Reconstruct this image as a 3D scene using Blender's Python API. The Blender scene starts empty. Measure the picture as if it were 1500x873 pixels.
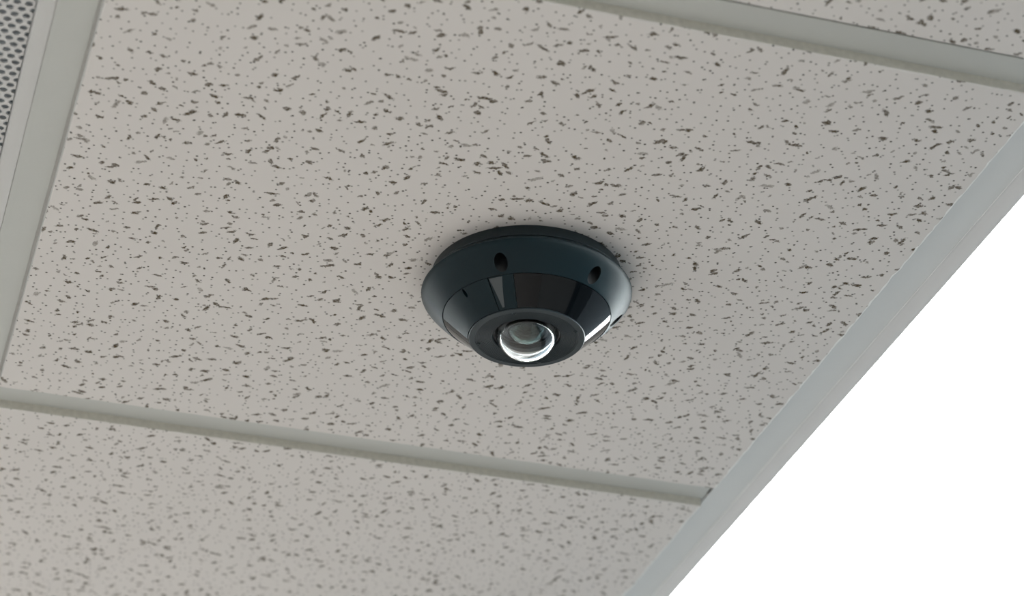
import bpy, bmesh, math, random
from mathutils import Vector, Matrix, noise

# ------------------------------------------------------------------ camera, light, exposure
# World axes: X along the cross tees (to the window wall), Y along the main runners (away from
# the viewer), Z up with 0 at the underside of the ceiling grid.  Metres.
scene = bpy.context.scene
COL = scene.collection
H_CAM = 0.9307
YAW = 0.300458
PITCH = 0.542076
FPX = 3650.0

cam_data = bpy.data.cameras.new('camera')
cam = bpy.data.objects.new('camera', cam_data)
COL.objects.link(cam)
cam.location = (0, 0, -H_CAM)
cam.rotation_euler = (math.pi / 2 + PITCH, 0, -YAW)
cam_data.sensor_width = 36.0
cam_data.lens = FPX / 1500 * 36.0
cam_data.clip_start = 0.05
cam_data.dof.use_dof = True
cam_data.dof.focus_distance = 1.735
cam_data.dof.aperture_fstop = 7.0
scene.camera = cam

world = bpy.data.worlds.new('overcast_sky')
scene.world = world
world.use_nodes = True
bg = world.node_tree.nodes['Background']
bg.inputs['Color'].default_value = (0.95, 0.985, 1.0, 1)
bg.inputs['Strength'].default_value = 28.0

WALL_X = 0.732          # inner face of the window wall
ROOM_X0 = -2.946        # left wall
ROOM_Y0, ROOM_Y1 = -3.15, 4.78
FLOOR_Z = -2.62
SILL_Z = -0.32


def area_light(name, loc, rot, sx, sy, power, color, portal=False):
    d = bpy.data.lights.new(name, 'AREA')
    d.shape = 'RECTANGLE'
    d.size, d.size_y = sx, sy
    d.energy = power
    d.color = color
    d.cycles.is_portal = portal
    o = bpy.data.objects.new(name, d)
    COL.objects.link(o)
    o.location = loc
    o.rotation_euler = rot
    return o


# daylight portals in the two window openings (they only guide sky sampling)
area_light('window_portal', (WALL_X + 0.03, 1.0, SILL_Z / 2), (0, math.pi / 2, 0), -SILL_Z, 6.8, 1, (1, 1, 1), True)
area_light('window_portal', (-0.86, ROOM_Y1 + 0.09, SILL_Z / 2), (-math.pi / 2, 0, 0), 3.18, -SILL_Z, 1, (1, 1, 1), True)

# unseen fill lamps, added just under the ceiling for even bounce off the floor
for lx, ly, pw in ((-0.81, -0.41, 15.5), (-0.81, 3.25, 15.5), (-2.03, 0.81, 13.5), (-2.03, 2.64, 13.5), (0.41, -0.71, 27), (0.41, 3.55, 27)):
    area_light('added_fill_light', (lx, ly, -0.012), (0, 0, 0), 0.56, 0.56, pw, (1.0, 0.99, 0.98))

scene.view_settings.view_transform = 'Standard'
scene.view_settings.look = 'None'
scene.view_settings.exposure = 0.0
scene.view_settings.gamma = 1.0
scene.view_settings.use_curve_mapping = False
scene.cycles.max_bounces = 16
scene.cycles.diffuse_bounces = 8
scene.cycles.transmission_bounces = 12
scene.cycles.transparent_max_bounces = 16
scene.cycles.sample_clamp_indirect = 6.0
scene.cycles.use_denoising = True

random.seed(7)


# ------------------------------------------------------------------ materials
def new_mat(name):
    m = bpy.data.materials.new(name)
    m.use_nodes = True
    nt = m.node_tree
    return m, nt, nt.nodes['Principled BSDF']


def plain(name, col, rough=0.5, metal=0.0, spec=0.5, ior=1.5, grain=0.0, grain_scale=900.0, bump=0.0):
    m, nt, b = new_mat(name)
    b.inputs['Base Color'].default_value = (*col, 1)
    b.inputs['Roughness'].default_value = rough
    b.inputs['Metallic'].default_value = metal
    b.inputs['IOR'].default_value = ior
    b.inputs['Specular IOR Level'].default_value = spec
    if grain or bump:
        tc = nt.nodes.new('ShaderNodeTexCoord')
        nz = nt.nodes.new('ShaderNodeTexNoise')
        nz.inputs['Scale'].default_value = grain_scale
        nz.inputs['Detail'].default_value = 3
        nt.links.new(tc.outputs['Object'], nz.inputs['Vector'])
        if grain:
            mr = nt.nodes.new('ShaderNodeMapRange')
            mr.inputs['To Min'].default_value = 1 - grain
            mr.inputs['To Max'].default_value = 1 + grain
            nt.links.new(nz.outputs['Fac'], mr.inputs['Value'])
            mx = nt.nodes.new('ShaderNodeVectorMath')
            mx.operation = 'SCALE'
            mx.inputs[0].default_value = col
            nt.links.new(mr.outputs[0], mx.inputs['Scale'])
            nt.links.new(mx.outputs[0], b.inputs['Base Color'])
        if bump:
            bp = nt.nodes.new('ShaderNodeBump')
            bp.inputs['Strength'].default_value = bump
            bp.inputs['Distance'].default_value = 0.0004
            nt.links.new(nz.outputs['Fac'], bp.inputs['Height'])
            nt.links.new(bp.outputs[0], b.inputs['Normal'])
    return m


def tile_material():
    """painted mineral fibre board: worm-shaped fissures and needle holes"""
    m, nt, b = new_mat('fissured_tile')
    N, Lk = nt.nodes, nt.links

    def math_node(op, a, c=None, clamp=False):
        n = N.new('ShaderNodeMath')
        n.operation = op
        n.use_clamp = clamp
        for i, v in enumerate((a, c)):
            if v is None:
                continue
            if isinstance(v, (int, float)):
                n.inputs[i].default_value = v
            else:
                Lk.new(v, n.inputs[i])
        return n.outputs[0]

    def vmath(op, a, c=None):
        n = N.new('ShaderNodeVectorMath')
        n.operation = op
        for i, v in enumerate((a, c)):
            if v is None:
                continue
            if isinstance(v, tuple):
                n.inputs[i].default_value = v
            elif isinstance(v, (int, float)):
                n.inputs['Scale'].default_value = v
            else:
                Lk.new(v, n.inputs['Scale' if op == 'SCALE' and i == 1 else i])
        return n.outputs[0]

    def step(v, lo, hi):            # 1 below lo, 0 above hi
        n = N.new('ShaderNodeMapRange')
        n.interpolation_type = 'SMOOTHSTEP'
        n.inputs['From Min'].default_value = lo
        n.inputs['From Max'].default_value = hi
        n.inputs['To Min'].default_value = 1
        n.inputs['To Max'].default_value = 0
        Lk.new(v, n.inputs['Value'])
        return n.outputs[0]

    tc = N.new('ShaderNodeTexCoord')
    oi = N.new('ShaderNodeObjectInfo')
    off = vmath('SCALE', vmath('ADD', oi.outputs['Location'], (3.1, 7.7, 0)), None)
    off.node.inputs['Scale'].default_value = 13.37
    base = vmath('MULTIPLY', vmath('ADD', tc.outputs['Object'], off), (1, 1, 0))

    def noise_tex(vec, scale, detail=2, color=False):
        n = N.new('ShaderNodeTexNoise')
        n.noise_dimensions = '2D'
        n.inputs['Scale'].default_value = scale
        n.inputs['Detail'].default_value = detail
        Lk.new(vec, n.inputs['Vector'])
        return n.outputs['Color' if color else 'Fac']

    # wobble of the outlines
    wob = vmath('SCALE', vmath('SUBTRACT', noise_tex(base, 330, 2, True), (0.5, 0.5, 0.5)), None)
    wob.node.inputs['Scale'].default_value = 0.0032
    P = vmath('ADD', base, wob)
    rag = noise_tex(base, 900, 2)

    mott = N.new('ShaderNodeMapRange')
    mott.inputs['From Min'].default_value = 0.34
    mott.inputs['From Max'].default_value = 0.60
    mott.inputs['To Min'].default_value = 0.66
    mott.inputs['To Max'].default_value = 1.0
    Lk.new(noise_tex(base, 430, 2), mott.inputs['Value'])

    def fissures(cell, seed, keep, length, width):
        """one mark per kept Voronoi cell, sizes in metres"""
        Q = vmath('SCALE', vmath('ADD', P, (seed, seed * 1.7, 0)), None)
        Q.node.inputs['Scale'].default_value = 1 / cell
        v = N.new('ShaderNodeTexVoronoi')
        v.voronoi_dimensions = '2D'
        v.inputs['Scale'].default_value = 1.0
        v.inputs['Randomness'].default_value = 1.0
        Lk.new(Q, v.inputs['Vector'])
        d = vmath('SUBTRACT', Q, v.outputs['Position'])
        sc = N.new('ShaderNodeSeparateColor')
        Lk.new(v.outputs['Color'], sc.inputs[0])
        r, g, bl = sc.outputs
        ang = math_node('MULTIPLY_ADD', r, 2.5)
        ang.node.inputs[2].default_value = -0.95
        rot = N.new('ShaderNodeVectorRotate')
        rot.rotation_type = 'Z_AXIS'
        Lk.new(d, rot.inputs['Vector'])
        Lk.new(ang, rot.inputs['Angle'])
        sp = N.new('ShaderNodeSeparateXYZ')
        Lk.new(rot.outputs[0], sp.inputs[0])
        x = math_node('MULTIPLY', sp.outputs[0], cell / length)
        y = math_node('MULTIPLY', sp.outputs[1], cell / width)
        # size varies from cell to cell, and the mark bends
        k = math_node('FRACT', math_node('MULTIPLY', bl, 7.31))
        size = math_node('MULTIPLY_ADD', k, 0.85)
        size.node.inputs[2].default_value = 0.45
        x = math_node('DIVIDE', x, size)
        y = math_node('DIVIDE', y, math_node('MULTIPLY_ADD', size, 0.6))
        y.node.inputs[1].links[0].from_node.inputs[2].default_value = 0.4
        bend = math_node('MULTIPLY', math_node('SUBTRACT', g, 0.3), 1.2)
        y = math_node('ADD', y, math_node('MULTIPLY', bend, math_node('MULTIPLY', x, x)))
        dist = math_node('SQRT', math_node('ADD', math_node('MULTIPLY', x, x), math_node('MULTIPLY', y, y)))
        dist = math_node('ADD', dist, math_node('MULTIPLY', math_node('SUBTRACT', rag, 0.5), 1.0))
        mask = step(dist, 0.62, 1.02)
        on = math_node('LESS_THAN', g, keep)
        deep = math_node('MULTIPLY_ADD', math_node('FRACT', math_node('MULTIPLY', bl, 3.77)), 0.8)
        deep.node.inputs[2].default_value = 0.58
        deep = math_node('MINIMUM', deep, 1.0)
        deep = math_node('MULTIPLY', deep, mott.outputs[0])
        return math_node('MULTIPLY', math_node('MULTIPLY', mask, on), deep)

    def pinholes(cell, seed, keep, rad):
        Q = vmath('SCALE', vmath('ADD', base, (seed, seed * 0.6, 0)), None)
        Q.node.inputs['Scale'].default_value = 1 / cell
        v = N.new('ShaderNodeTexVoronoi')
        v.voronoi_dimensions = '2D'
        v.inputs['Scale'].default_value = 1.0
        v.inputs['Randomness'].default_value = 0.8
        Lk.new(Q, v.inputs['Vector'])
        sc = N.new('ShaderNodeSeparateColor')
        Lk.new(v.outputs['Color'], sc.inputs[0])
        dd = math_node('MULTIPLY', v.outputs['Distance'], cell / rad)
        mask = step(dd, 0.6, 1.15)
        on = math_node('LESS_THAN', sc.outputs[0], keep)
        deep = math_node('MULTIPLY_ADD', sc.outputs[1], 0.6)
        deep.node.inputs[2].default_value = 0.50
        return math_node('MULTIPLY', math_node('MULTIPLY', mask, on), deep)

    f1 = fissures(0.0185, 0.0, 0.80, 0.0036, 0.00155)
    f2 = fissures(0.0180, 4.3, 0.66, 0.0028, 0.0019)
    f3 = fissures(0.0260, 9.1, 0.55, 0.0049, 0.0015)
    p1 = pinholes(0.0092, 1.9, 0.88, 0.00078)
    p2 = pinholes(0.0125, 6.6, 0.85, 0.00092)
    F = math_node('MAXIMUM', math_node('MAXIMUM', f1, f2), f3)
    Pn = math_node('MAXIMUM', p1, p2)

    tone = N.new('ShaderNodeMapRange')
    tone.inputs['To Min'].default_value = 0.97
    tone.inputs['To Max'].default_value = 1.03
    Lk.new(noise_tex(base, 9, 4), tone.inputs['Value'])
    paint = vmath('SCALE', (0.745, 0.712, 0.682), tone.outputs[0])
    mix1 = N.new('ShaderNodeMix')
    mix1.data_type = 'RGBA'
    Lk.new(F, mix1.inputs[0])
    Lk.new(paint, mix1.inputs[6])
    mix1.inputs[7].default_value = (0.085, 0.060, 0.030, 1)
    mix2 = N.new('ShaderNodeMix')
    mix2.data_type = 'RGBA'
    Lk.new(Pn, mix2.inputs[0])
    Lk.new(mix1.outputs[2], mix2.inputs[6])
    mix2.inputs[7].default_value = (0.10, 0.09, 0.075, 1)
    Lk.new(mix2.outputs[2], b.inputs['Base Color'])
    b.inputs['Roughness'].default_value = 0.85
    b.inputs['Specular IOR Level'].default_value = 0.25
    hgt = math_node('MULTIPLY_ADD', noise_tex(base, 700, 3), 0.12)
    Lk.new(math_node('SUBTRACT', 1.0, math_node('MAXIMUM', F, Pn)), hgt.node.inputs[2])
    bp = N.new('ShaderNodeBump')
    bp.inputs['Strength'].default_value = 0.45
    bp.inputs['Distance'].default_value = 0.0008
    Lk.new(hgt, bp.inputs['Height'])
    Lk.new(bp.outputs[0], b.inputs['Normal'])
    return m


M_TILE = tile_material()
M_TILE_EDGE = plain('tile_edge_fibre', (0.60, 0.575, 0.505), 0.9, grain=0.18, grain_scale=260, bump=0.4)
M_TILE_CUT = plain('tile_cut_edge', (0.93, 0.93, 0.90), 0.9, grain=0.05, bump=0.3)
M_TILE_SIDE = plain('tile_side_paint', (0.62, 0.62, 0.60), 0.9, grain=0.08, grain_scale=260, bump=0.3)
M_HIGHLIGHT = plain('painted_highlight', (0.93, 0.94, 0.94), 0.5)  # white for the highlight painted along the trim edge
M_GRID = plain('grid_paint', (0.56, 0.57, 0.54), 0.42, grain=0.02, grain_scale=40)
M_TRIM = plain('trim_paint', (0.70, 0.71, 0.70), 0.38, grain=0.015, grain_scale=30)
M_HEAD = plain('window_head_paint', (0.66, 0.67, 0.68), 0.35)
M_SILL = plain('dark_sill_paint', (0.006, 0.007, 0.008), 0.9, spec=0.0)
M_VENT = plain('vent_paint', (0.64, 0.635, 0.62), 0.4)
M_DUCT = plain('duct_metal', (0.40, 0.44, 0.47), 0.5)
M_WALL = plain('wall_paint', (0.55, 0.56, 0.56), 0.8, grain=0.03, grain_scale=15)
M_DECK = plain('deck_concrete', (0.35, 0.34, 0.33), 0.9, grain=0.1, grain_scale=12)
M_FLOOR = plain('floor_carpet', (0.46, 0.425, 0.40), 0.95, spec=0.1, grain=0.15, grain_scale=160)
M_GROUND = plain('ground_asphalt', (0.021, 0.024, 0.027), 0.9, spec=0.0, grain=0.2, grain_scale=3)
M_BODY = plain('housing_plastic', (0.0030, 0.0125, 0.0170), 0.38, spec=0.2, grain=0.12, grain_scale=2500, bump=0.25)
M_BASE = plain('mount_plastic', (0.008, 0.015, 0.018), 0.45, spec=0.25)
M_RING = plain('ring_plastic', (0.014, 0.023, 0.028), 0.40, spec=0.35)
M_IR = plain('infrared_plastic', (0.002, 0.003, 0.004), 0.03, spec=0.28, ior=1.5)
M_BLACK = plain('black_plastic', (0.006, 0.007, 0.008), 0.4)
M_FACET = plain('facet_plastic', (0.055, 0.065, 0.07), 0.4, grain=0.1, grain_scale=2500)
M_SCREW = plain('screw_steel', (0.10, 0.11, 0.12), 0.35, metal=1.0)
M_SEAT = plain('seat_plastic', (0.018, 0.019, 0.021), 0.3)
M_BARREL = plain('barrel_metal', (0.03, 0.03, 0.03), 0.3, metal=0.5)


def glass(name, rough=0.0, ior=1.49, col=(1, 1, 1)):
    m = bpy.data.materials.new(name)
    m.use_nodes = True
    nt = m.node_tree
    nt.nodes.remove(nt.nodes['Principled BSDF'])
    g = nt.nodes.new('ShaderNodeBsdfGlass')
    g.inputs['Color'].default_value = (*col, 1)
    g.inputs['Roughness'].default_value = rough
    g.inputs['IOR'].default_value = ior
    nt.links.new(g.outputs[0], nt.nodes['Material Output'].inputs[0])
    return m


def pane_glass():
    m = bpy.data.materials.new('window_glass')
    m.use_nodes = True
    nt = m.node_tree
    nt.nodes.remove(nt.nodes['Principled BSDF'])
    t = nt.nodes.new('ShaderNodeBsdfTransparent')
    t.inputs['Color'].default_value = (0.95, 0.97, 0.965, 1)
    g = nt.nodes.new('ShaderNodeBsdfGlossy')
    g.inputs['Roughness'].default_value = 0.0
    f = nt.nodes.new('ShaderNodeFresnel')
    ge = nt.nodes.new('ShaderNodeNewGeometry')       # the sheet does not bend rays: same reflectance on both faces
    io = nt.nodes.new('ShaderNodeMapRange')
    io.inputs['To Min'].default_value = 1.5
    io.inputs['To Max'].default_value = 1 / 1.5
    nt.links.new(ge.outputs['Backfacing'], io.inputs['Value'])
    nt.links.new(io.outputs[0], f.inputs['IOR'])
    mx = nt.nodes.new('ShaderNodeMixShader')
    nt.links.new(f.outputs[0], mx.inputs[0])
    nt.links.new(t.outputs[0], mx.inputs[1])
    nt.links.new(g.outputs[0], mx.inputs[2])
    nt.links.new(mx.outputs[0], nt.nodes['Material Output'].inputs[0])
    return m


M_DOME = glass('dome_acrylic', 0.0, 1.49, (0.97, 0.98, 0.98))
M_LENS = glass('coated_lens', 0.0, 1.7, (0.55, 0.62, 0.60))
M_PANE = pane_glass()


# ------------------------------------------------------------------ helpers
def add_box(bm, x0, x1, y0, y1, z0, z1, mi=0):
    vs = [bm.verts.new((x, y, z)) for x in (x0, x1) for y in (y0, y1) for z in (z0, z1)]
    for q in ((0, 1, 3, 2), (4, 6, 7, 5), (0, 4, 5, 1), (2, 3, 7, 6), (0, 2, 6, 4), (1, 5, 7, 3)):
        f = bm.faces.new([vs[i] for i in q])
        f.material_index = mi
    return vs


def add_extrude_y(bm, prof, y0, y1, mi=0):
    """closed profile of (x, z) swept along Y"""
    a = [bm.verts.new((x, y0, z)) for x, z in prof]
    b = [bm.verts.new((x, y1, z)) for x, z in prof]
    n = len(prof)
    for i in range(n):
        f = bm.faces.new((a[i], a[(i + 1) % n], b[(i + 1) % n], b[i]))
        f.material_index = mi
    bm.faces.new(a[::-1]).material_index = mi
    bm.faces.new(b).material_index = mi


def lathe(bm, prof, seg=128, a0=0.0, a1=2 * math.pi, closed_prof=False, mi=0):
    """profile of (r, z) turned about Z"""
    full = abs(a1 - a0 - 2 * math.pi) < 1e-6
    cols = seg if full else seg + 1
    rings = []
    for r, z in prof:
        if r < 1e-7:
            rings.append([bm.verts.new((0, 0, z))] * cols)
        else:
            rings.append([bm.verts.new((r * math.cos(a0 + (a1 - a0) * i / seg),
                                        r * math.sin(a0 + (a1 - a0) * i / seg), z)) for i in range(cols)])
    n = len(prof)
    for k in range(n if closed_prof else n - 1):
        A, B = rings[k], rings[(k + 1) % n]
        for i in range(seg):
            j = (i + 1) % cols
            vs = []
            for v in (A[i], A[j], B[j], B[i]):
                if v not in vs:
                    vs.append(v)
            if len(vs) > 2:
                f = bm.faces.new(vs)
                f.material_index = mi
    if not full and closed_prof:
        bm.faces.new([rings[k][0] for k in range(n)]).material_index = mi
        bm.faces.new([rings[k][-1] for k in range(n)][::-1]).material_index = mi


def mesh_from(name, bm, mats):
    bmesh.ops.recalc_face_normals(bm, faces=bm.faces[:])
    me = bpy.data.meshes.new(name)
    bm.to_mesh(me)
    bm.free()
    for m in (mats if isinstance(mats, (list, tuple)) else [mats]):
        me.materials.append(m)
    return me


def smooth(me, angle=35):
    for p in me.polygons:
        p.use_smooth = True
    me.set_sharp_from_angle(angle=math.radians(angle))
    return me


def link(name, me, parent=None, loc=(0, 0, 0), kind=None):
    o = bpy.data.objects.new(name, me)
    COL.objects.link(o)
    o.location = loc
    if parent:
        o.parent = parent
    if kind:
        o['kind'] = kind
    return o


def empty(name, loc=(0, 0, 0)):
    o = bpy.data.objects.new(name, None)
    o.empty_display_size = 0.1
    COL.objects.link(o)
    o.location = loc
    return o


def tag(o, label, cat, group=None):
    o['label'] = label
    o['category'] = cat
    if group:
        o['group'] = group


# ------------------------------------------------------------------ room shell
def box_obj(name, dims, mat, kind=None, parent=None):
    bm = bmesh.new()
    add_box(bm, *dims)
    return link(name, mesh_from(name, bm, mat), parent, kind=kind)


T = 0.15
box_obj('floor', (ROOM_X0 - T, WALL_X + T, ROOM_Y0 - T, ROOM_Y1 + T, FLOOR_Z - 0.1, FLOOR_Z), M_FLOOR, 'structure')
box_obj('wall_left', (ROOM_X0 - T, ROOM_X0, ROOM_Y0 - T, ROOM_Y1 + T, FLOOR_Z, 0.35), M_WALL, 'structure')
box_obj('wall_back', (ROOM_X0, WALL_X, ROOM_Y0 - T, ROOM_Y0, FLOOR_Z, 0.35), M_WALL, 'structure')
WIN_Y0, WIN_Y1 = -2.4, 4.4
GX = WALL_X + 0.0125     # plane of the glazing, which runs on up past the ceiling edge
bm = bmesh.new()
add_box(bm, WALL_X, WALL_X + T, ROOM_Y0 - T, ROOM_Y1 + T, FLOOR_Z, SILL_Z)
add_box(bm, WALL_X, WALL_X + T, ROOM_Y0 - T, WIN_Y0, SILL_Z, 0.35)
add_box(bm, WALL_X, WALL_X + T, WIN_Y1, ROOM_Y1 + T, SILL_Z, 0.35)
link('wall_right', mesh_from('wall_right', bm, M_WALL), kind='structure')
bm = bmesh.new()
add_box(bm, ROOM_X0, WALL_X, ROOM_Y1, ROOM_Y1 + T, FLOOR_Z, SILL_Z)
add_box(bm, ROOM_X0, WALL_X, ROOM_Y1, ROOM_Y1 + T, -0.02, 0.35)
add_box(bm, ROOM_X0, ROOM_X0 + 0.5, ROOM_Y1, ROOM_Y1 + T, SILL_Z, -0.02)
link('wall_front', mesh_from('wall_front', bm, M_WALL), kind='structure')


def in_parent(o, p):
    o.parent = p
    o.matrix_parent_inverse = Matrix.Translation(p.location).inverted()
    return o


win = empty('window_1', (WALL_X, (WIN_Y0 + WIN_Y1) / 2, SILL_Z))
win['kind'] = 'structure'
in_parent(box_obj('window_sill', (WALL_X, WALL_X + 0.16, WIN_Y0, WIN_Y1, SILL_Z, SILL_Z + 0.03), M_SILL), win)
for y in (WIN_Y0, WIN_Y1 - 0.05):
    in_parent(box_obj('window_jamb', (WALL_X + 0.02, WALL_X + 0.10, y, y + 0.05, SILL_Z + 0.03, 0.34), M_HEAD), win)
in_parent(box_obj('window_pane', (GX, GX + 0.006, WIN_Y0 + 0.001, WIN_Y1 - 0.001, SILL_Z + 0.03, 0.345), M_PANE), win)
win2 = empty('window_2', ((ROOM_X0 + 0.5 + WALL_X) / 2, ROOM_Y1, SILL_Z))
win2['kind'] = 'structure'
in_parent(box_obj('window_sill', (ROOM_X0 + 0.5, WALL_X, ROOM_Y1, ROOM_Y1 + 0.16, SILL_Z, SILL_Z + 0.03), M_SILL), win2)
in_parent(box_obj('window_pane', (ROOM_X0 + 0.501, WALL_X - 0.001, ROOM_Y1 + 0.06, ROOM_Y1 + 0.066, SILL_Z + 0.03, -0.021), M_PANE), win2)

# rounded fascia that closes the ceiling edge against the glazing
x0 = WALL_X + 0.0003
prof = [(x0, 0.30), (x0, -0.0008)]
p0, p1, p2 = (x0, -0.0011), (x0 + 0.0082, -0.0091), (x0 + 0.0098, -0.0084)
for i in range(13):
    t = i / 12
    prof.append(tuple((1 - t) ** 2 * p0[k] + 2 * t * (1 - t) * p1[k] + t * t * p2[k] for k in (0, 1)))
prof += [(x0 + 0.0102, -0.0078), (x0 + 0.0102, 0.30)]
bm = bmesh.new()
add_extrude_y(bm, prof, ROOM_Y0 + 0.75, ROOM_Y1)
link('trim_2', smooth(mesh_from('edge_fascia', bm, M_HEAD), 60), kind='structure')

# painted wall angle that carries the cut tiles along the window wall
ANG_X0 = 0.7068
fl = 0.0012
bm = bmesh.new()
add_extrude_y(bm, [(ANG_X0, -0.0002), (ANG_X0, -fl), (WALL_X - 0.0003, -fl),
                   (WALL_X, -fl + 0.0002), (WALL_X, 0.022), (WALL_X - 0.0012, 0.022), (WALL_X - 0.0012, -0.0002)], ROOM_Y0, ROOM_Y1)
angle = link('trim_1', mesh_from('wall_angle', bm, M_TRIM), kind='structure')
bm = bmesh.new()  # thin white strip: the bright edge highlight of the trim, put into colour
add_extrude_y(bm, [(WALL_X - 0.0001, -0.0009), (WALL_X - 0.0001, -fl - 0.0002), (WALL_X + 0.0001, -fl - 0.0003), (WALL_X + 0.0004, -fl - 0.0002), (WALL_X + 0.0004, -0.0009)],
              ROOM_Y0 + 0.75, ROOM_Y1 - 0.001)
highlight = link('edge_highlight', mesh_from('edge_highlight', bm, M_HIGHLIGHT), angle)
highlight['label'] = 'thin white line painted as an edge highlight'

# paved ground outside
box_obj('ground', (-60, 120, -80, 140, FLOOR_Z - 0.35, FLOOR_Z - 0.11), M_GROUND, 'structure')

# ------------------------------------------------------------------ suspended ceiling
ceil = empty('ceiling', (0, 0, 0))
ceil['kind'] = 'structure'
box_obj('deck_slab', (ROOM_X0, WALL_X, ROOM_Y0, ROOM_Y1, 0.30, 0.35), M_DECK, None, ceil)

PITCH_G = 0.610
TW = 0.0239
RUN_X = [0.10405 - PITCH_G * i for i in range(0, 6)]          # main runners (along Y)
TEE_Y = [1.1176 + PITCH_G * i for i in range(-6, 6)]          # rows of cross tees (along X)
DROP = 0.0074


def tee_profile(w):
    h = w / 2
    return [(-h, 0.0), (h, 0.0), (h, 0.0008), (0.001, 0.0012), (0.001, 0.034), (0.003, 0.034),
            (0.003, 0.040), (-0.003, 0.040), (-0.003, 0.034), (-0.001, 0.034), (-0.001, 0.0012), (-h, 0.0008)]


bm = bmesh.new()
add_extrude_y(bm, tee_profile(TW), ROOM_Y0 + 0.002, ROOM_Y1 - 0.002)
run_me = mesh_from('main_runner', bm, M_GRID)
for x in RUN_X:
    link('main_runner', run_me, ceil, (x, 0, 0))


def tee_mesh(length):
    b = bmesh.new()
    add_extrude_y(b, tee_profile(TW), 0, length)
    bmesh.ops.rotate(b, verts=b.verts, cent=(0, 0, 0), matrix=Matrix.Rotation(-math.pi / 2, 3, 'Z'))
    return mesh_from('cross_tee', b, M_GRID)


tee_full = tee_mesh(PITCH_G - TW - 0.0004)
tee_cut = tee_mesh(ANG_X0 - 0.0016 - (RUN_X[0] + TW / 2 + 0.0002))
x_left_len = RUN_X[-1] - TW / 2 - ROOM_X0 - 0.002
for y in TEE_Y:
    link('cross_tee', tee_cut, ceil, (RUN_X[0] + TW / 2 + 0.0002, y, 0))
    for x in RUN_X[1:]:
        link('cross_tee', tee_full, ceil, (x + TW / 2 + 0.0002, y, 0))


def tile_mesh(w, l, lip_l, lip_r, lip_n, lip_f, seed, cut_right=False):
    """tegular tile: a face of w x l that hangs DROP below the grid, with a lip lying on the tees"""
    rnd = random.Random(seed)
    b = bmesh.new()
    n = 120

    def jit(p, amp):
        return amp * (noise.noise(Vector((p * 90, seed * 3.7, 0))) + 0.6 * noise.noise(Vector((p * 340, seed * 9.1, 2))))
    loop = []      # (x, y, side)
    for i in range(n):
        t = i / n
        loop.append((t * w, 0 + jit(t * w, 0.00025), 0))
    for i in range(n):
        t = i / n
        amp = 0.0007 if cut_right else 0.00025
        dx = jit(t * l + 7, amp)
        if cut_right:
            dx -= max(0.0, noise.noise(Vector((t * l * 24, 5.3 + seed, 0))) - 0.42) * 0.006
        loop.append((w + dx, t * l, 1))
    for i in range(n):
        t = 1 - i / n
        loop.append((t * w, l + jit(t * w + 3, 0.00025), 2))
    for i in range(n):
        t = 1 - i / n
        loop.append((0 + jit(t * l + 5, 0.00025), t * l, 3))
    N = len(loop)
    ch = 0.0007
    top = [b.verts.new((x, y, DROP + 0.0010)) for x, y, s in loop]
    mid = [b.verts.new((x, y, 0.00028 if (s == 1 and cut_right) else ch)) for x, y, s in loop]
    cx, cy = w / 2, l / 2
    low = []
    for x, y, s in loop:
        c = (0.0013 if (s == 1 and cut_right) else 0.00055) * rnd.uniform(0.6, 1.4)
        low.append(b.verts.new((x - c * (1 if (s == 1 or x > w - 0.002) else (-1 if x < 0.002 else 0)),
                                y - c * (1 if y > l - 0.002 else (-1 if y < 0.002 else 0)), 0)))
    for i in range(N):
        j = (i + 1) % N
        s = loop[i][2]
        side = 2 if (cut_right and s == 1) else (3 if s in (1, 3) else 1)
        b.faces.new((top[i], top[j], mid[j], mid[i])).material_index = side
        b.faces.new((mid[i], mid[j], low[j], low[i])).material_index = 2 if (cut_right and s == 1) else 0
    b.faces.new(low).material_index = 0
    # lip on the flanges
    z0 = DROP + 0.0013
    add_box(b, -lip_l, w + lip_r, -lip_n, l + lip_f, z0, z0 + 0.007, 3)
    b.faces.new(top[::-1]).material_index = 3
    return mesh_from('ceiling_tile', b, [M_TILE, M_TILE_EDGE, M_TILE_CUT, M_TILE_SIDE])


TX0, TX1 = 0.1183, 0.7036
TY_OFF, TL = 1.12955 - 1.1176, 0.5762
cut_w = TX1 - TX0
full_w = 0.5790
cut_meshes = [tile_mesh(cut_w, TL, 0.010, 0.012, 0.008, 0.010, s, True) for s in (1, 2, 3)]
full_me = tile_mesh(full_w, TL, 0.008, 0.006, 0.008, 0.010, 5, False)
VENT_ROW = 6                   # the row of the vent and of the camera tile
for r, y in enumerate(TEE_Y[:-1]):
    yy = y + TY_OFF
    k = {VENT_ROW: 0, VENT_ROW + 1: 1, VENT_ROW - 1: 2}.get(r, r % 3)
    link('ceiling_tile', cut_meshes[k], ceil, (TX0, yy, -DROP))
    for c in range(1, len(RUN_X)):
        if r == VENT_ROW and c == 1:
            continue
        link('ceiling_tile', full_me, ceil, (RUN_X[c] + TW / 2 + 0.0023, yy, -DROP))

# ------------------------------------------------------------------ perforated return air grille
VX0, VX1 = RUN_X[1] + TW / 2, RUN_X[0] - TW / 2        # clear opening between the runners
VY0, VY1 = TEE_Y[VENT_ROW] + TW / 2, TEE_Y[VENT_ROW + 1] - TW / 2
vent = empty('perforated_vent', ((VX0 + VX1) / 2, (VY0 + VY1) / 2, 0.001))
tag(vent, 'white perforated metal ceiling vent beside the speckled tile', 'vent')
vc = vent.location
FR = 0.0118
bm = bmesh.new()


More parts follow.
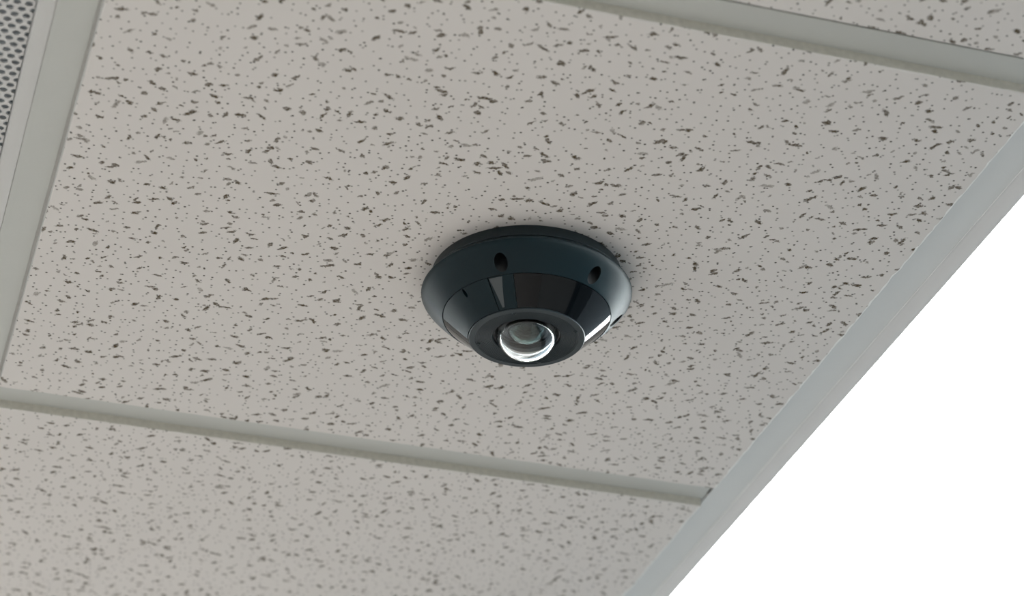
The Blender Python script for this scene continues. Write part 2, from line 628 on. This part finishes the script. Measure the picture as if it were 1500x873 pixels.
def rect_ring(bm, outer, inner, z_out, z_in):
    o = [bm.verts.new((x, y, z_out)) for x, y in ((outer[0], outer[2]), (outer[1], outer[2]), (outer[1], outer[3]), (outer[0], outer[3]))]
    i = [bm.verts.new((x, y, z_in)) for x, y in ((inner[0], inner[2]), (inner[1], inner[2]), (inner[1], inner[3]), (inner[0], inner[3]))]
    for k in range(4):
        bm.faces.new((o[k], o[(k + 1) % 4], i[(k + 1) % 4], i[k]))


sect = [(-0.004, 0.0040), (-0.004, 0.0010), (0.0001, 0.0009), (0.0003, 0.0003), (0.0008, 0.0), (0.0016, -0.0002), (FR * 0.55, -0.0004), (FR - 0.003, -0.0003),
        (FR - 0.0012, -0.0001), (FR - 0.0003, 0.0016), (FR, 0.0050), (FR, 0.009)]
for (d0, z0), (d1, z1) in zip(sect[:-1], sect[1:]):
    rect_ring(bm, (VX0 + d0, VX1 - d0, VY0 + d0, VY1 - d0), (VX0 + d1, VX1 - d1, VY0 + d1, VY1 - d1), z0, z1)
bmesh.ops.remove_doubles(bm, verts=bm.verts, dist=1e-6)
in_parent(link('vent_frame', smooth(mesh_from('vent_frame', bm, M_VENT), 40)), vent)

# perforated sheet with true holes: each hexagonal cell is a ring of faces round its hole
HP, HR, TH = 0.0072, 0.00250, 0.0008
PZ = 0.0016
px0, px1, py0, py1 = VX0 + FR + 0.0004, VX1 - FR - 0.0004, VY0 + FR + 0.0004, VY1 - FR - 0.0004
bm = bmesh.new()
rows = int((py1 - py0) / (HP * math.sqrt(3) / 2)) + 2
cols = int((px1 - px0) / HP) + 2
hexr = HP / math.sqrt(3)
for j in range(rows):
    cy = py0 + j * HP * math.sqrt(3) / 2
    for i in range(cols):
        cxh = px0 + (i + 0.5 * (j % 2)) * HP
        if not (px0 - 0.001 < cxh < px1 + 0.001 and py0 - 0.001 < cy < py1 + 0.001):
            continue
        inn, out = [], []
        for q in range(12):
            a = math.pi / 6 + q * math.pi / 6
            ro = hexr if q % 2 == 0 else HP / 2
            cl = lambda v, lo, hi: min(max(v, lo), hi)
            out.append((cl(cxh + ro * math.cos(a), px0, px1), cl(cy + ro * math.sin(a), py0, py1)))
            inn.append((cl(cxh + HR * math.cos(a), px0, px1), cl(cy + HR * math.sin(a), py0, py1)))
        vo = [bm.verts.new((x, y, PZ)) for x, y in out]
        vi = [bm.verts.new((x, y, PZ)) for x, y in inn]
        vt = [bm.verts.new((x, y, PZ + TH)) for x, y in inn]
        for q in range(12):
            p = (q + 1) % 12
            bm.faces.new((vo[q], vo[p], vi[p], vi[q]))
            bm.faces.new((vi[q], vi[p], vt[p], vt[q]))
me = bpy.data.meshes.new('perforated_sheet')
bm.to_mesh(me)
bm.free()
me.materials.append(M_VENT)
in_parent(link('perforated_sheet', me), vent)
bm = bmesh.new()
for (d0, z0), (d1, z1) in (((FR, 0.006), (FR, 0.024)),):
    rect_ring(bm, (VX0 + d0, VX1 - d0, VY0 + d0, VY1 - d0), (VX0 + d1, VX1 - d1, VY0 + d1, VY1 - d1), z0, z1)
vs = [bm.verts.new(p) for p in ((VX0 + FR, VY0 + FR, 0.024), (VX1 - FR, VY0 + FR, 0.024), (VX1 - FR, VY1 - FR, 0.024), (VX0 + FR, VY1 - FR, 0.024))]
bm.faces.new(vs)
in_parent(link('duct_box', mesh_from('duct_box', bm, M_DUCT)), vent)

# ------------------------------------------------------------------ fisheye dome camera
CX, CY, CZ = 0.45465, 1.43260, -DROP
dome = empty('dome_camera', (CX, CY, CZ))
tag(dome, 'dark charcoal dome security camera with glass fisheye lens on ceiling tile', 'camera')
# azimuth of the line of sight seen from the camera body (towards the viewer)
TOV = math.atan2(-CY, -CX)
mm = 0.001


def az(deg):
    """azimuth measured in the picture: 90 = nearest to the viewer (up in the photograph), 0 = right"""
    return TOV - math.radians(deg - 90) * -1 if False else TOV + math.radians(90 - deg) * 1


def part(name, bm, mat, ang=35, parent=dome):
    o = link(name, smooth(mesh_from(name, bm, mat), ang), parent)
    return o


def P_(pairs):
    return [(r * mm, -z * mm) for r, z in pairs]


# mounting base
bm = bmesh.new()
lathe(bm, P_([(0, 0.0), (66.9, 0.0), (67.3, 0.5), (69.9, 9.3), (69.6, 9.7), (68.6, 9.8), (68.6, 10.7), (0, 10.7)]), 160)
part('mounting_base', bm, M_BASE)

# housing cover with drilled screw holes
bm = bmesh.new()
prof = [(66.0, 10.7), (70.6, 10.9), (71.0, 11.1), (73.9, 14.3), (74.35, 15.0), (74.3, 15.8), (73.6, 17.5),
        (71.8, 20.2), (69.3, 23.3), (66.0, 27.0), (62.6, 30.45), (59.7, 33.25), (59.2, 33.6), (58.8, 33.4), (58.3, 31.5), (50.0, 31.5), (50.0, 12.0), (66.0, 12.0)]
lathe(bm, P_(prof), 192, closed_prof=True)
cover = part('housing_cover', bm, [M_BODY, M_BLACK], 32)


def boolean_cut(target, cutters):
    """cut real holes: the evaluated mesh replaces the target's, the cutters are removed"""
    for c in cutters:
        md = target.modifiers.new('cut', 'BOOLEAN')
        md.operation = 'DIFFERENCE'
        md.solver = 'EXACT'
        md.object = c
    bpy.context.view_layer.update()
    dg = bpy.context.evaluated_depsgraph_get()
    me = bpy.data.meshes.new_from_object(target.evaluated_get(dg))
    target.modifiers.clear()
    old = target.data
    target.data = me
    bpy.data.meshes.remove(old)
    for c in cutters:
        bpy.data.objects.remove(c)


def cyl_cutter(x, y, z0, z1, r, seg=28):
    b = bmesh.new()
    lathe(b, [(0, z0), (r, z0), (r, z1), (0, z1)], seg, mi=1)  # wall faces take the black slot: shade inside the hole, painted on
    o = link('cutter', mesh_from('cutter', b, [M_BODY, M_BLACK]), dome, (x, y, 0))
    return o


HOLES = [105.5, 44.5, -14, -75, -135]
cutters = []
for d in HOLES:
    a = az(d)
    cutters.append(cyl_cutter(65.2 * mm * math.cos(a), 65.2 * mm * math.sin(a), -13 * mm, -60 * mm, 4.7 * mm))
boolean_cut(cover, cutters)
smooth(cover.data, 32)
for d in HOLES:
    a = az(d)
    bm = bmesh.new()
    lathe(bm, [(0, -0.0155), (0.0012, -0.0150), (0.0020, -0.0158), (0.0030, -0.0155), (0.0033, -0.0148), (0.0033, -0.0131), (0, -0.0131)], 20)
    o = part('cover_screw', bm, M_BLACK)  # coloured black for the shade deep in the hole
    o.location = (65.2 * mm * math.cos(a), 65.2 * mm * math.sin(a), 0)

# infrared window: glossy conical ring; a matt cover panel fills its left side
S0, Z0, S1, Z1 = 58.6, 33.7, 41.0, 50.3      # seam ring -> lens ring
A_PAN0, A_PAN1 = 117.0, 182.0
A_WIN = 98.8               # the glossy window starts here; a matt bezel lies between it and the panel
TH_IR = 2.0
cone = [(S0, Z0), (S1, Z1), (S1 - 2, Z1 - 2), (S0 - 3, Z0 - 1.8)]
bm = bmesh.new()
a_lo, a_hi = sorted((az(A_WIN - 0.2), az(A_PAN1 - 360 + 0.5)))
lathe(bm, P_([(S0, Z0), (S0 - 4, Z0 + 3.9), (S1 + 4, Z1 - 3.8), (S1, Z1), (S1 - 2, Z1 - 2), (S0 - 3, Z0 - 1.8)]), 220, a_lo, a_hi, True)
ir = part('infrared_window', bm, M_IR, 40)
bm = bmesh.new()
a_lo, a_hi = sorted((az(A_PAN0 + 0.3), az(A_PAN1 - 0.3)))
lathe(bm, P_([(S0, Z0 - 0.1), (S0 - 0.3, Z0 + 0.45), (S1 + 0.4, Z1 + 0.25), (S1, Z1), (S1 - 2, Z1 - 2), (S0 - 3, Z0 - 1.8)]), 90, a_lo, a_hi, True)
panel = part('side_panel', bm, M_BODY, 30)
bm = bmesh.new()
a_lo, a_hi = sorted((az(A_WIN + 0.2), az(A_PAN0 - 0.5)))
lathe(bm, P_([(S0, Z0 - 0.1), (S0 - 0.3, Z0 + 0.45), (S1 + 0.4, Z1 + 0.25), (S1, Z1), (S1 - 2, Z1 - 2), (S0 - 3, Z0 - 1.8)]), 30, a_lo, a_hi, True)
part('window_bezel', bm, M_BODY, 30)
# paler triangular facet between the panel and the bezel
bm = bmesh.new()


def cone_pt(deg, t, lift):
    r = S0 - 0.3 + (S1 + 0.4 - S0 + 0.3) * t + 0.69 * lift
    z = Z0 + 0.45 + (Z1 - Z0 - 0.2) * t + 0.73 * lift
    return Vector((r * mm * math.cos(az(deg)), r * mm * math.sin(az(deg)), -z * mm))


tri = []
for lift in (0.12, -0.8):
    row = [cone_pt(116.2 + (106.6 - 116.2) * i / 6, 0.01, lift) for i in range(7)]
    row += [cone_pt(106.6 + 4.4 * k, k, lift) for k in (0.33, 0.66, 0.93)]
    row += [cone_pt(112.4 + (116.2 - 112.4) * (1 - k), k, lift) for k in (0.93, 0.66, 0.33)]
    tri.append([bm.verts.new(p) for p in row])
nn = len(tri[0])
bm.faces.new(tri[0])
bm.faces.new(tri[1][::-1])
for i in range(nn):
    j = (i + 1) % nn
    bm.faces.new((tri[0][i], tri[1][i], tri[1][j], tri[0][j]))
fac = part('bezel_facet', bm, M_FACET, 30)
fac['label'] = 'pale grey triangular facet beside the glossy window'
# pry notch at the panel's rim
a = az(139)
nb = bmesh.new()
lathe(nb, [(0, -0.030), (0.0013, -0.030), (0.0013, -0.0385), (0, -0.0385)], 12)
for v in nb.verts:
    v.co.x *= 2.0
nt_ = link('cutter', mesh_from('cutter', nb, [M_BODY]), dome, ((S0 - 2.6) * mm * math.cos(a), (S0 - 2.6) * mm * math.sin(a), 0))
nt_.rotation_euler = (0, 0, a)
boolean_cut(panel, [nt_])
smooth(panel.data, 30)
# dark shell inside, behind the gaps
bm = bmesh.new()
lathe(bm, P_([(57.5, 31.6), (57.5, 33.0), (55.2, 32.6), (38.6, 48.1), (30, 48.1), (30, 31.6)]), 128, closed_prof=True)
part('inner_shell', bm, M_BLACK)

# front ring with stepped concentric grooves
prof = [(36, 44.0), (40.6, 50.2), (40.7, 50.7), (40.3, 51.2), (36.4, 51.2), (36.2, 50.75)]
r = 36.0
zz = 50.75
for i in range(11):
    prof += [(r - 0.15, zz), (r - 0.75, zz), (r - 0.8, zz - 0.45), (r - 1.1, zz - 0.45), (r - 1.15, zz - 0.12)]
    r -= 1.06
    zz -= 0.10
prof += [(24.1, zz), (23.8, zz - 0.4), (23.6, 44.0)]
bm = bmesh.new()
lathe(bm, P_(prof), 160, closed_prof=True)
ring = part('front_ring', bm, M_RING, 25)
for d in (104, 14, -76, -166):
    a = az(d)
    bm = bmesh.new()
    lathe(bm, [(0, -0.0508), (0.0006, -0.0508), (0.0007, -0.0513), (0.0013, -0.0513), (0.0015, -0.0509), (0.0015, -0.0490)], 18)
    o = part('ring_screw', bm, M_RING, 30, ring)
    o.location = (35.0 * mm * math.cos(a), 35.0 * mm * math.sin(a), 0)

# lens: black seat, barrel rings, front elements, and a clear bubble over it
bm = bmesh.new()
lathe(bm, P_([(23.55, 49.0), (23.4, 47.6), (22.6, 47.4), (22.4, 45.6), (18.9, 45.4), (18.7, 46.1), (18.2, 46.2), (18.0, 44.6),
              (14.7, 44.4), (14.6, 36), (23.55, 36)]), 96, closed_prof=True)
seat = part('lens_seat', bm, M_SEAT, 30)
bm = bmesh.new()
lathe(bm, P_([(14.5, 40.0), (14.5, 46.4), (14.1, 46.9), (13.5, 46.5), (13.0, 44.0), (10.6, 43.4), (10.5, 44.1), (9.9, 44.2), (9.8, 42.6), (7.6, 42.0),
              (7.5, 42.8), (6.9, 42.8), (6.8, 41.4), (4.9, 41.0), (4.8, 41.7), (4.2, 41.7), (4.1, 40.4), (0, 40.0)]), 96)
barrel = part('lens_barrel', bm, M_BARREL, 30, seat)
bm = bmesh.new()
prof = []
Rl, rl = 15.0, 13.2
for i in range(0, 17):
    rr = rl * (1 - i / 16)
    prof.append((rr, 46.4 + (math.sqrt(Rl ** 2 - rr ** 2) - math.sqrt(Rl ** 2 - rl ** 2))))
back = [(rr, 46.0 + (math.sqrt(12.0 ** 2 - rr ** 2) - math.sqrt(12.0 ** 2 - 10.2 ** 2))) for rr in [10.2 * i / 10 for i in range(0, 11)]]
lathe(bm, P_(prof + back + [(rl, 46.0)]), 72, closed_prof=True)
bmesh.ops.remove_doubles(bm, verts=bm.verts, dist=1e-7)
part('front_lens', bm, M_LENS, 40, seat)
bm = bmesh.new()
lathe(bm, P_([(4.0, 40.6), (3.2, 41.1), (2.0, 41.5), (0, 41.7)]), 40)
part('inner_lens', bm, M_IR, 40, seat)

SR, SC = 22.2, 44.5
outer, inner = [], []
for i in range(0, 33):
    ph = math.radians(2 + 88 * i / 32)
    outer.append((SR * math.cos(ph) if i < 32 else 0, SC + SR * math.sin(ph)))
    inner.append(((SR - 2.6) * math.cos(ph) if i < 32 else 0, SC - 1.6 + (SR - 2.6) * math.sin(ph)))
bm = bmesh.new()
lathe(bm, P_(outer + inner[::-1]), 128, closed_prof=True)
bmesh.ops.remove_doubles(bm, verts=bm.verts, dist=1e-7)
part('lens_dome', bm, M_DOME, 60)
